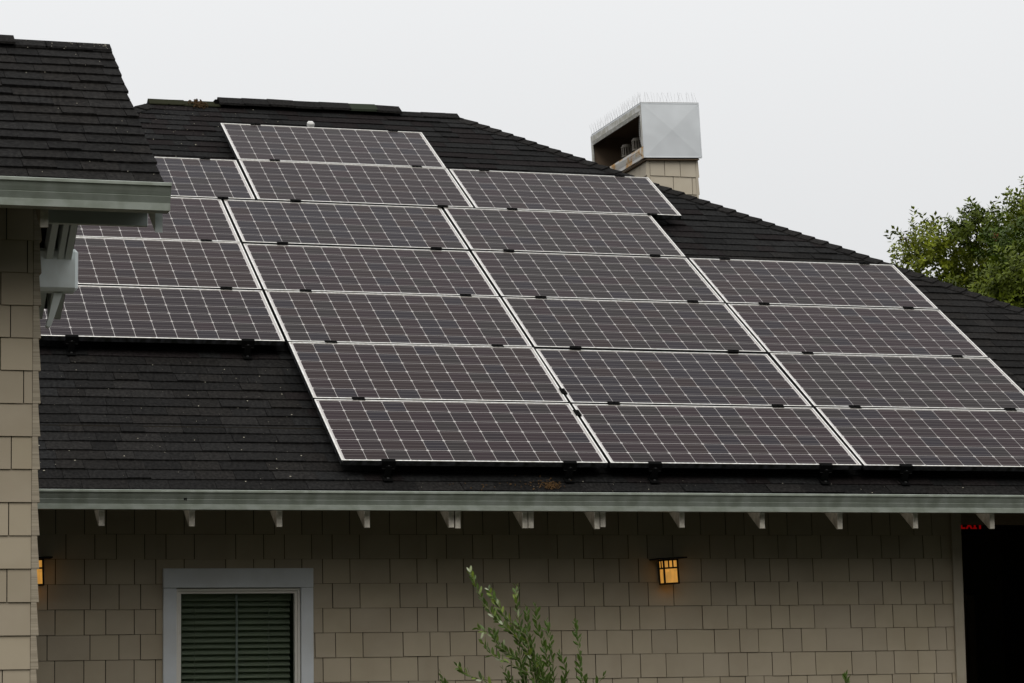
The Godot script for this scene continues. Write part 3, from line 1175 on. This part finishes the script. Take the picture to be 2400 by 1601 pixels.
func make_panel() -> Node3D:
	# local x runs along the eave, y out of the roof, -z up the slope; origin at the lower left corner
	var t := Node3D.new()
	t.name = numbered("solar_panel")
	add_child(t)
	var st := begin()
	var f := 0.0125
	var lip := 0.003
	box(st, Vector3(PW / 2, -lip / 2, -f / 2), Vector3(PW, lip, f), Basis.IDENTITY, 0.0007)
	box(st, Vector3(PW / 2, -lip / 2, -PH + f / 2), Vector3(PW, lip, f), Basis.IDENTITY, 0.0007)
	box(st, Vector3(f / 2, -lip / 2 - 0.0003, -PH / 2), Vector3(f, lip, PH - 2 * f), Basis.IDENTITY, 0.0007)
	box(st, Vector3(PW - f / 2, -lip / 2 - 0.0003, -PH / 2), Vector3(f, lip, PH - 2 * f), Basis.IDENTITY, 0.0007)
	commit(st, "frame", M.frame, t)
	# the deep sides of the frame, grimy, and darkened to paint in the shade of the gaps
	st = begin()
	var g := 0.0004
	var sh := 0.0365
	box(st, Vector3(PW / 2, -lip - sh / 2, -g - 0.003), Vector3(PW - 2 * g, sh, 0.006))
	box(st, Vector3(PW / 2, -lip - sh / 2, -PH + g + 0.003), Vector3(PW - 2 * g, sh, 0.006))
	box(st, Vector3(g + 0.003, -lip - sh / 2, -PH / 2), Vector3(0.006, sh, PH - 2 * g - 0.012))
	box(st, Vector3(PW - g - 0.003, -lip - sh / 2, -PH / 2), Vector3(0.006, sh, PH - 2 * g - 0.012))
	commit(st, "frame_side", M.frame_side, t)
	st = begin()
	box(st, Vector3(PW / 2, -0.007, -PH / 2), Vector3(PW - 2 * f + 0.002, 0.004, PH - 2 * f + 0.002))
	commit(st, "backsheet", M.backsheet, t)
	# one cell: a square with clipped corners
	var cu := (PW - 2 * f - 0.030) / 12.0
	var cv := (PH - 2 * f - 0.010) / 6.0
	var a := (cu - 0.0032) / 2
	var b := (cv - 0.0044) / 2
	var k := 0.0105
	var ring := [Vector2(-a + k, -b), Vector2(a - k, -b), Vector2(a, -b + k), Vector2(a, b - k), Vector2(a - k, b), Vector2(-a + k, b), Vector2(-a, b - k), Vector2(-a, -b + k)]
	st = begin()
	var put := func(p: Vector2, y: float) -> void:
		st.set_uv(Vector2(p.x / a, p.y / b) * 0.5 + Vector2(0.5, 0.5))
		st.add_vertex(Vector3(p.x, y, p.y))
	for i in range(1, 7):
		put.call(ring[0], 0.0)
		put.call(ring[i], 0.0)
		put.call(ring[i + 1], 0.0)
	for i in 8:
		var p: Vector2 = ring[i]
		var q: Vector2 = ring[(i + 1) % 8]
		for e: Array in [[p, 0.0], [q, -0.0003], [q, 0.0], [p, 0.0], [p, -0.0003], [q, -0.0003]]:
			put.call(e[0], e[1])
	var cell := finish(st)
	for r in 6:
		for c in 12:
			var o := place("solar_cell", cell, M.cell[0], t)
			o.position = Vector3(f + 0.015 + cu * (c + 0.5), -0.0047, -(f + 0.005 + cv * (r + 0.5)))
	return t


func solar_array() -> void:
	var proto := make_panel()
	var row_name := ["lowest row just above the gutter", "second row from the bottom", "third row from the bottom", "fourth row from the bottom", "fifth row from the bottom", "sixth row, right below the topmost panel", "very top"]
	var place_name := ["first", "second", "third", "fourth"]
	var counts := {}
	var size := {}
	for p: Array in panel_list():
		size[p[1]] = size.get(p[1], 0) + 1
	var list := panel_list()
	for i in list.size():
		var c: int = list[i][0]
		var r: int = list[i][1]
		var t: Node3D = proto
		if i > 0:
			t = proto.duplicate()
			t.name = numbered("solar_panel")
			add_child(t)
			for extra in t.get_children():
				if extra.name.begins_with("clamp") or extra.name.begins_with("mounting"):
					t.remove_child(extra)
					extra.free()
		var u := c * COL + (SHIFT if r >= 5 else 0.0) + 0.011
		var v := r * ROW + 0.0145
		t.position = Vector3(u, EAVE_Y, 0) + slope_up * v + slope_n * rng.randf_range(-0.002, 0.002)
		t.rotation.x = TH + rng.randf_range(-0.005, 0.005)
		var n: int = counts.get(r, 0)
		counts[r] = n + 1
		var text := "single solar panel alone at the very top of the array near the ridge" if r == 6 else "silver framed solar panel, %s from left in the %s" % [place_name[n], row_name[r]]
		tag(t, text, "solar panel", "solar panels on the house roof")
		# every cell has its own slight tone; one or two tones prevail in each panel
		var lead := rng.randi() % 6
		if c == 0 and r == 2:
			lead = 1
		var ci := 0
		for o in t.get_children():
			if o.name.begins_with("solar_cell"):
				o.material_override = M.cell[lead if rng.randf() < 0.45 else rng.randi() % 6]
				ci += 1
		# what holds it
		var bottom_open: bool = not list.has([c, r - 1]) and not (r == 5)
		for x: float in [0.335, 1.665]:
			if r == 1 and c == 0 and x > 1.0:
				continue
			if bottom_open:
				foot(t, x)
			else:
				clamp_piece(t, Vector3(x, 0.005, 0.011), 0.0)
			if r == 6 or (r == 5 and c != 0) or (r == 4 and c == 1 and false) or (r == 3 and c == 2):
				clamp_piece(t, Vector3(x, 0.005, -PH - 0.008), 0.0)
		if c == 1 and r == 1:
			clamp_piece(t, Vector3(-0.009, 0.005, -0.19), PI / 2)
		if c == 1 and r == 0:
			clamp_piece(t, Vector3(-0.009, 0.005, -PH + 0.17), PI / 2)


func clamp_piece(t: Node3D, at: Vector3, turn: float) -> void:
	var st := begin()
	box(st, Vector3.ZERO, Vector3(0.095, 0.006, 0.046), Basis.IDENTITY, 0.0015)
	box(st, Vector3(0, -0.03, 0), Vector3(0.08, 0.055, 0.014))
	box(st, Vector3(0, 0.005, 0), Vector3(0.012, 0.006, 0.012), Basis.IDENTITY, 0.002)
	var o := commit(st, "clamp", M.black, t)
	o.position = at
	o.rotation.y = turn


func foot(t: Node3D, x: float) -> void:
	var st := begin()
	box(st, Vector3(0, 0.004, 0.004), Vector3(0.098, 0.006, 0.04), Basis.IDENTITY, 0.0015)
	box(st, Vector3(0, -0.026, 0.022), Vector3(0.098, 0.058, 0.006), Basis.IDENTITY, 0.0015)
	box(st, Vector3(0, -0.075, 0.018), Vector3(0.045, 0.09, 0.03), Basis.IDENTITY, 0.002)
	box(st, Vector3(0, -0.122, 0.03), Vector3(0.07, 0.008, 0.09), Basis.IDENTITY, 0.002)
	var o := commit(st, "mounting_foot", M.black, t)
	o.position.x = x
	st = begin()
	box(st, Vector3(0, -0.03, 0.028), Vector3(0.014, 0.012, 0.008), Basis.IDENTITY, 0.002)
	box(st, Vector3(0, -0.114, 0.05), Vector3(0.016, 0.01, 0.016), Basis.IDENTITY, 0.002)
	box(st, Vector3(0, -0.052, 0.0255), Vector3(0.09, 0.003, 0.003))
	commit(st, "bolt", M.bolt_dark, o)


# ==================================================================== lamps, sign, litter

func lantern(at: Vector3, crook: float, label: String, first: bool) -> void:
	var t := thing("wall_lantern", label, "wall lamp", at)
	t.rotation.z = deg_to_rad(crook)
	var w := 0.122
	var h := 0.185
	var d := 0.115
	var zc := 0.075
	var st := begin()
	box(st, Vector3(0, h / 2 + 0.006, zc), Vector3(0.235, 0.011, 0.205), Basis.IDENTITY, 0.002)
	commit(st, "roof_plate", M.iron, t)
	st = begin()
	box(st, Vector3(0, 0.0, 0.004), Vector3(0.11, 0.14, 0.014), Basis.IDENTITY, 0.002)
	box(st, Vector3(0, 0.03, 0.012), Vector3(0.03, 0.03, 0.02))
	commit(st, "back_plate", M.iron, t)
	st = begin()
	var b := 0.013
	for sx: float in [-1, 1]:
		for sz: float in [-1, 1]:
			box(st, Vector3(sx * (w - b) / 2, 0, zc + sz * (d - b) / 2), Vector3(b, h, b), Basis.IDENTITY, 0.0015)
	for y: float in [h / 2 - 0.005, 0.028, -h / 2 + 0.006]:
		for s: float in [-1, 1]:
			box(st, Vector3(0, y, zc + s * (d - b) / 2), Vector3(w - 2 * b, 0.012, b - 0.002))
			box(st, Vector3(s * (w - b) / 2, y, zc), Vector3(b - 0.002, 0.012, d - 2 * b))
	for s: float in [-1, 1]:
		for q: float in [-0.0165, 0.0165]:
			box(st, Vector3(q, 0.059, zc + s * (d - b) / 2), Vector3(0.0095, 0.052, b - 0.003))
		box(st, Vector3(s * (w - b) / 2, 0.059, zc), Vector3(b - 0.003, 0.052, 0.011))
	commit(st, "cage", M.iron, t)
	# amber art glass, lit from within
	for s: Array in [[0, zc + d / 2 - 0.009, 0.0], [0, zc - d / 2 + 0.009, 0.0], [w / 2 - 0.009, zc, PI / 2], [-w / 2 + 0.009, zc, PI / 2]]:
		st = begin()
		box(st, Vector3.ZERO, Vector3((w if s[2] == 0.0 else d) - 0.022, h - 0.014, 0.002))
		var o := commit(st, "pane", glow(), t)
		o.position = Vector3(s[0], 0, s[1])
		o.rotation.y = s[2]
	st = begin()
	var ball := SphereMesh.new()
	ball.radius = 0.02
	ball.height = 0.045
	ball.radial_segments = 12
	ball.rings = 6
	var bulb := place("bulb", ball, bulb_mat(), t)
	bulb.position = Vector3(0, -0.055, zc)
	var l := OmniLight3D.new()
	l.name = "lamp_light"
	l.light_color = Color(1.0, 0.72, 0.36)
	l.light_energy = 0.0003
	l.light_size = 0.02
	l.omni_range = 12.0
	l.omni_attenuation = 2.0
	l.shadow_enabled = true
	l.position = Vector3(0, -h / 2 - 0.03, zc)
	t.add_child(l)


func bulb_mat() -> StandardMaterial3D:
	if not M.has("bulb"):
		M.bulb = mat(lin(0.8, 0.7, 0.5), 0.5, 0.3)
		M.bulb.emission_enabled = true
		M.bulb.emission = Color(1.0, 0.7, 0.3)
		M.bulb.emission_energy_multiplier = 2.0
	return M.bulb


func glow() -> StandardMaterial3D:
	if not M.has("amber"):
		var m := mat(lin(0.42, 0.30, 0.16), 0.45, 0.4)
		m.emission_enabled = true
		m.emission = Color(1.0, 1.0, 1.0)
		m.emission_operator = BaseMaterial3D.EMISSION_OP_MULTIPLY
		m.emission_energy_multiplier = 1.0
		var n := FastNoiseLite.new()
		n.seed = 77
		n.frequency = 0.03
		var im := Image.create(64, 64, false, Image.FORMAT_RGB8)
		for y in 64:
			for x in 64:
				var q := 0.30 + 0.13 * n.get_noise_2d(x * 2.0, y * 0.6)
				im.set_pixel(x, y, Color(q * 1.55, q * 0.72, q * 0.12).linear_to_srgb())
		m.emission_texture = ImageTexture.create_from_image(im)
		m.uv1_triplanar = true
		m.uv1_scale = Vector3.ONE * 6.0
		M.amber = m
	return M.amber


func exit_sign() -> void:
	var t := thing("exit_sign", "red lit exit sign in the dark passage at the right end of the wall", "sign", Vector3(5.598, 2.668, -1.6))
	var st := begin()
	box(st, Vector3(0, 0, -0.02), Vector3(0.26, 0.16, 0.035), Basis.IDENTITY, 0.004)
	commit(st, "housing", M.iron, t)
	var font := SystemFont.new()
	font.font_names = PackedStringArray(["Droid Sans"])
	font.font_weight = 700
	var tm := TextMesh.new()
	tm.text = "EXIT"
	tm.font = font
	tm.font_size = 64
	tm.pixel_size = 0.00155
	tm.depth = 0.004
	var red := mat(lin(0.3, 0.01, 0.01), 0.5, 0.3)
	red.emission_enabled = true
	red.emission = Color(0.85, 0.03, 0.05)
	red.emission_energy_multiplier = 0.18
	var o := place("lettering", tm, red, t)
	o.position = Vector3(0, 0.0, 0.001)


func litter() -> void:
	var o := Vector3(0, EAVE_Y, 0) - slope_n * DROP
	var st := begin()
	for n in 190:
		var u := 1.52 + rng.randfn(0, 0.03)
		var v := -0.115 + rng.randfn(0, 0.022)
		if n > 140:
			u = 1.5 + rng.randfn(0, 0.10)
			v = -0.06 + rng.randfn(0, 0.05)
		if n > 172:
			u = rng.randf_range(0.7, 1.4)
			v = rng.randf_range(-0.18, -0.06)
		var p := on_slope(o, u, v, 0.004 + rng.randf() * (0.014 if n < 140 else 0.004))
		box(st, p, Vector3(rng.randf_range(0.005, 0.016), 0.003, rng.randf_range(0.003, 0.008)), Basis.from_euler(Vector3(rng.randf() * 6, rng.randf() * 6, rng.randf() * 6)))
	var heap := commit(st, "leaf_litter", M.litter, self)
	tag(heap, "small heap of dry brown leaf litter caught on the shingles under the bottom panel row", "leaf litter")
	heap.set_meta("kind", "stuff")


# ==================================================================== plants

func leaf_mesh(bend: float) -> Mesh:
	# an olive leaf of unit length along y, folded a little along its rib
	var st := begin()
	var prof := [[0.0, 0.012], [0.2, 0.12], [0.5, 0.185], [0.8, 0.12], [1.0, 0.0]]
	for i in 4:
		var a: Array = prof[i]
		var b: Array = prof[i + 1]
		var za: float = bend * a[0] * a[0]
		var zb: float = bend * b[0] * b[0]
		for s: float in [-1, 1]:
			quad(st, Vector3(0, a[0], za), Vector3(0, b[0], zb), Vector3(s * b[1], b[0], zb + b[1] * 0.25), Vector3(s * a[1], a[0], za + a[1] * 0.25))
	return finish(st)


func olive_shrub() -> void:
	var base := Vector3(1.12, 0.0, 1.2)
	var t := thing("olive_shrub", "young olive shrub with narrow green leaves rising in front of the shingled wall", "shrub", base)
	var leaves := [leaf_mesh(0.12), leaf_mesh(-0.1), leaf_mesh(0.25)]
	var branches := [
		[1.20, [0.584, 2.179, 0.624, 2.074, 0.695, 1.945, 0.762, 1.865, 0.859, 1.789, 0.936, 1.699, 1.008, 1.589, 1.063, 1.455]],
		[1.13, [0.728, 2.066, 0.768, 1.991, 0.814, 1.911, 0.897, 1.830, 0.959, 1.770, 1.009, 1.640, 1.055, 1.539, 1.101, 1.455]],
		[1.32, [0.616, 1.745, 0.687, 1.646, 0.820, 1.585, 0.944, 1.525, 1.010, 1.456]],
		[1.07, [0.668, 1.819, 0.762, 1.768, 0.823, 1.687, 0.865, 1.647, 0.959, 1.596, 1.052, 1.520, 1.104, 1.455]],
		[1.30, [0.466, 1.570, 0.516, 1.526, 0.583, 1.500, 0.644, 1.480, 0.721, 1.435]],
		[1.16, [0.907, 2.079, 0.905, 1.959, 0.920, 1.859, 0.929, 1.789, 0.985, 1.66]],
		[1.17, [0.976, 1.949, 0.974, 1.819, 0.981, 1.759, 1.02, 1.63]],
		[1.29, [0.996, 1.950, 1.015, 1.811, 1.060, 1.696, 1.094, 1.562, 1.098, 1.455]],
		[1.07, [1.339, 1.853, 1.352, 1.697, 1.347, 1.536, 1.353, 1.435]],
		[1.32, [1.149, 1.641, 1.204, 1.521, 1.192, 1.437]],
		[1.12, [0.822, 1.547, 0.868, 1.472, 0.920, 1.422]],
		[1.22, [0.370, 1.528, 0.394, 1.465, 0.435, 1.410]],
		[1.25, [1.469, 1.493, 1.442, 1.450, 1.404, 1.395]],
		[1.09, [0.727, 1.953, 0.768, 1.892, 0.841, 1.827, 0.91, 1.74]],
		[1.33, [0.795, 1.502, 0.815, 1.443]],
		[1.09, [1.131, 1.859, 1.135, 1.789, 1.144, 1.689, 1.15, 1.5]],
		[1.26, [1.349, 1.485, 1.353, 1.415]],
		[1.21, [0.727, 1.800, 0.751, 1.716, 0.828, 1.656, 0.92, 1.6]],
		[1.05, [1.06, 1.63, 1.09, 1.52, 1.11, 1.42]],
		[1.35, [1.00, 1.60, 1.04, 1.50, 1.08, 1.42]],
		[1.20, [3.222, 1.475, 3.235, 1.30]],
	]
	var count := 0
	var rest := begin()
	for bi in branches.size():
		var z: float = branches[bi][0]
		var flat: Array = branches[bi][1]
		var curve := Curve3D.new()
		var nodes := PackedVector3Array()
		for i in range(0, flat.size(), 2):
			nodes.append(Vector3(flat[i], flat[i + 1], lerpf(z, 1.2, float(i) / flat.size())) - base)
		# go on down to the foot of the shrub
		var foot_x := 0.0 if bi < branches.size() - 1 else 2.1
		var last := nodes[-1]
		nodes.append(Vector3(lerpf(last.x, foot_x, 0.5), 0.8, 0.02))
		nodes.append(Vector3(foot_x + rng.randf_range(-0.03, 0.03), 0.0, rng.randf_range(-0.03, 0.03)))
		for i in nodes.size():
			var tan_v := (nodes[mini(i + 1, nodes.size() - 1)] - nodes[maxi(i - 1, 0)]) / 6.0
			curve.add_point(nodes[i], -tan_v, tan_v)
		var pts := curve.tessellate_even_length(4, 0.05)
		var st := begin()
		tube(st, pts, 0.0012, 0.007, 5)
		commit(st, "branch", M.twig, t)
		# paired leaves
		var length := curve.get_baked_length()
		var s := 0.0
		var turn := rng.randf() * TAU
		while s < length - 0.5:
			var p := curve.sample_baked(s)
			var d := (curve.sample_baked(maxf(0, s - 0.02)) - curve.sample_baked(s + 0.02)).normalized()
			for k in 2:
				if rng.randf() < 0.12:
					continue
				var side := d.cross(Vector3(cos(turn + k * PI), 0.1, sin(turn + k * PI))).normalized()
				var dir := (d * rng.randf_range(0.7, 1.2) + side * rng.randf_range(0.45, 1.15) + Vector3(0, 0.25, 0)).normalized()
				var nx := dir.cross(Vector3(rng.randf_range(-1, 1), 0.3, rng.randf_range(-1, 1))).normalized()
				var size := rng.randf_range(0.042, 0.066) * (0.75 if s < 0.03 else 1.0)
				var b := Basis(nx, dir, nx.cross(dir)) * size
				var mi: int = [0, 0, 1, 1, 2, 2, 0, 3][rng.randi() % 8]
				if rng.randf() < 0.06 or s < 0.02 and rng.randf() < 0.4:
					mi = 4
				var tr := Transform3D(b, p)
				if p.y > 1.33 and count < 300:
					var o := place("leaf", leaves[rng.randi() % 3], M.olive[mi], t)
					o.transform = tr
					count += 1
				else:
					rest.append_from(leaves[0], 0, tr)
			turn += PI / 2 + rng.randf_range(-0.4, 0.4)
			s += rng.randf_range(0.018, 0.028)
	var low := commit(rest, "foliage", M.olive[0], t)
	low.set_meta("kind", "stuff")


func oak_tree() -> void:
	var mid := Vector3(13.96, 5.66, -13.86)
	var base := Vector3(14.5, 0, -14.2)
	var t := thing("oak_tree", "dense green oak tree rising behind the right end of the roof", "tree", base)
	var st := begin()
	var c := mid - base
	tube(st, PackedVector3Array([Vector3(0, 0, 0), Vector3(0.05, 1.6, 0.05), c + Vector3(0, -1.9, 0), c + Vector3(0.1, -0.6, 0), c + Vector3(0, 0.8, 0)]), 0.26, 0.07, 9)
	commit(st, "trunk", M.bark, t)
	# lumps of foliage on limbs
	var lumps := []
	var limbs := begin()
	for k in 118:
		var y := 1.0 - 2.0 * (k + 0.5) / 118.0
		var r := sqrt(1.0 - y * y)
		var th := k * 2.39996 + rng.randf_range(-0.3, 0.3)
		var dir := Vector3(cos(th) * r, y, sin(th) * r)
		var far := rng.randf_range(0.78, 1.0) if k % 3 else rng.randf_range(0.3, 0.75)
		var p := c + dir * Vector3(2.95, 2.65, 2.95) * far
		lumps.append([p, rng.randf_range(0.30, 0.55)])
		if k % 2 == 0:
			var start := c + Vector3(0, rng.randf_range(-1.7, 0.4), 0)
			var bend := start.lerp(p, 0.5) + Vector3(rng.randf_range(-0.2, 0.2), rng.randf_range(-0.1, 0.3), rng.randf_range(-0.2, 0.2))
			tube(limbs, PackedVector3Array([start, bend, p]), 0.05, 0.012, 5)
	var out := Vector3(-0.958, 0, -0.288)
	for e: Array in [[2.75, -0.55, 0.3], [2.45, -0.2, 0.38], [2.5, -0.8, 0.4], [2.2, 0.15, 0.4], [1.9, 0.75, 0.42], [3.0, -1.0, 0.28]]:
		var p: Vector3 = c + out * e[0] + Vector3(0, e[1], 0)
		lumps.append([p, e[2]])
		tube(limbs, PackedVector3Array([c + Vector3(0, e[1] - 0.6, 0), c.lerp(p, 0.5) + Vector3(0, e[1] * 0.3, 0), p]), 0.045, 0.012, 5)
	commit(limbs, "limbs", M.bark, t)
	# a sprig of small leaves
	st = begin()
	for k in 9:
		var y := 0.015 * k
		var a := 2.4 * k
		var d := Vector3(cos(a), 0.55, sin(a)).normalized()
		var s := d.cross(Vector3(rng.randf_range(-0.5, 0.5), 1, rng.randf_range(-0.5, 0.5))).normalized()
		var p := Vector3(0, y, 0)
		var l := rng.randf_range(0.055, 0.085)
		var m := p + d * l * 0.5
		quad(st, p, m + s * l * 0.24, p + d * l, m - s * l * 0.24)
	var sprig := finish(st)
	var n := 0
	var xf := []
	var cols := []
	for lump: Array in lumps:
		var tone := rng.randf()
		var cc := Color(0.055, 0.092, 0.006).lerp(Color(0.175, 0.205, 0.011), tone)
		if rng.randf() < 0.05:
			cc = Color(0.13, 0.11, 0.028)
		var per := int(640.0 * lump[1])
		for i in per:
			var dir := Vector3(rng.randfn(), rng.randfn(), rng.randfn()).normalized()
			var p: Vector3 = lump[0] + dir * lump[1] * (pow(rng.randf(), 0.5) if i % 14 else rng.randf_range(1.0, 1.35)) * Vector3(1.12, 0.85, 1.12)
			var up := (dir + Vector3(0, 0.7, 0) + Vector3(rng.randfn(), rng.randfn(), rng.randfn()) * 0.35).normalized()
			var b := Basis(Quaternion(Vector3.UP, up)) * Basis(Vector3.UP, rng.randf() * TAU)
			xf.append(Transform3D(b * Basis.from_scale(Vector3.ONE * rng.randf_range(0.8, 1.25)), p))
			var g := rng.randf_range(0.65, 1.35)
			cols.append(Color(cc.r * g, cc.g * g, cc.b * g) if rng.randf() > 0.0006 else Color(0.2, 0.06, 0.02))
			n += 1
	var mm := MultiMesh.new()
	mm.transform_format = MultiMesh.TRANSFORM_3D
	mm.use_colors = true
	mm.mesh = sprig
	mm.instance_count = n
	for i in n:
		mm.set_instance_transform(i, xf[i])
		mm.set_instance_color(i, cols[i])
	var crown := MultiMeshInstance3D.new()
	crown.name = "crown"
	crown.multimesh = mm
	crown.material_override = M.oak
	crown.set_meta("kind", "stuff")
	t.add_child(crown)
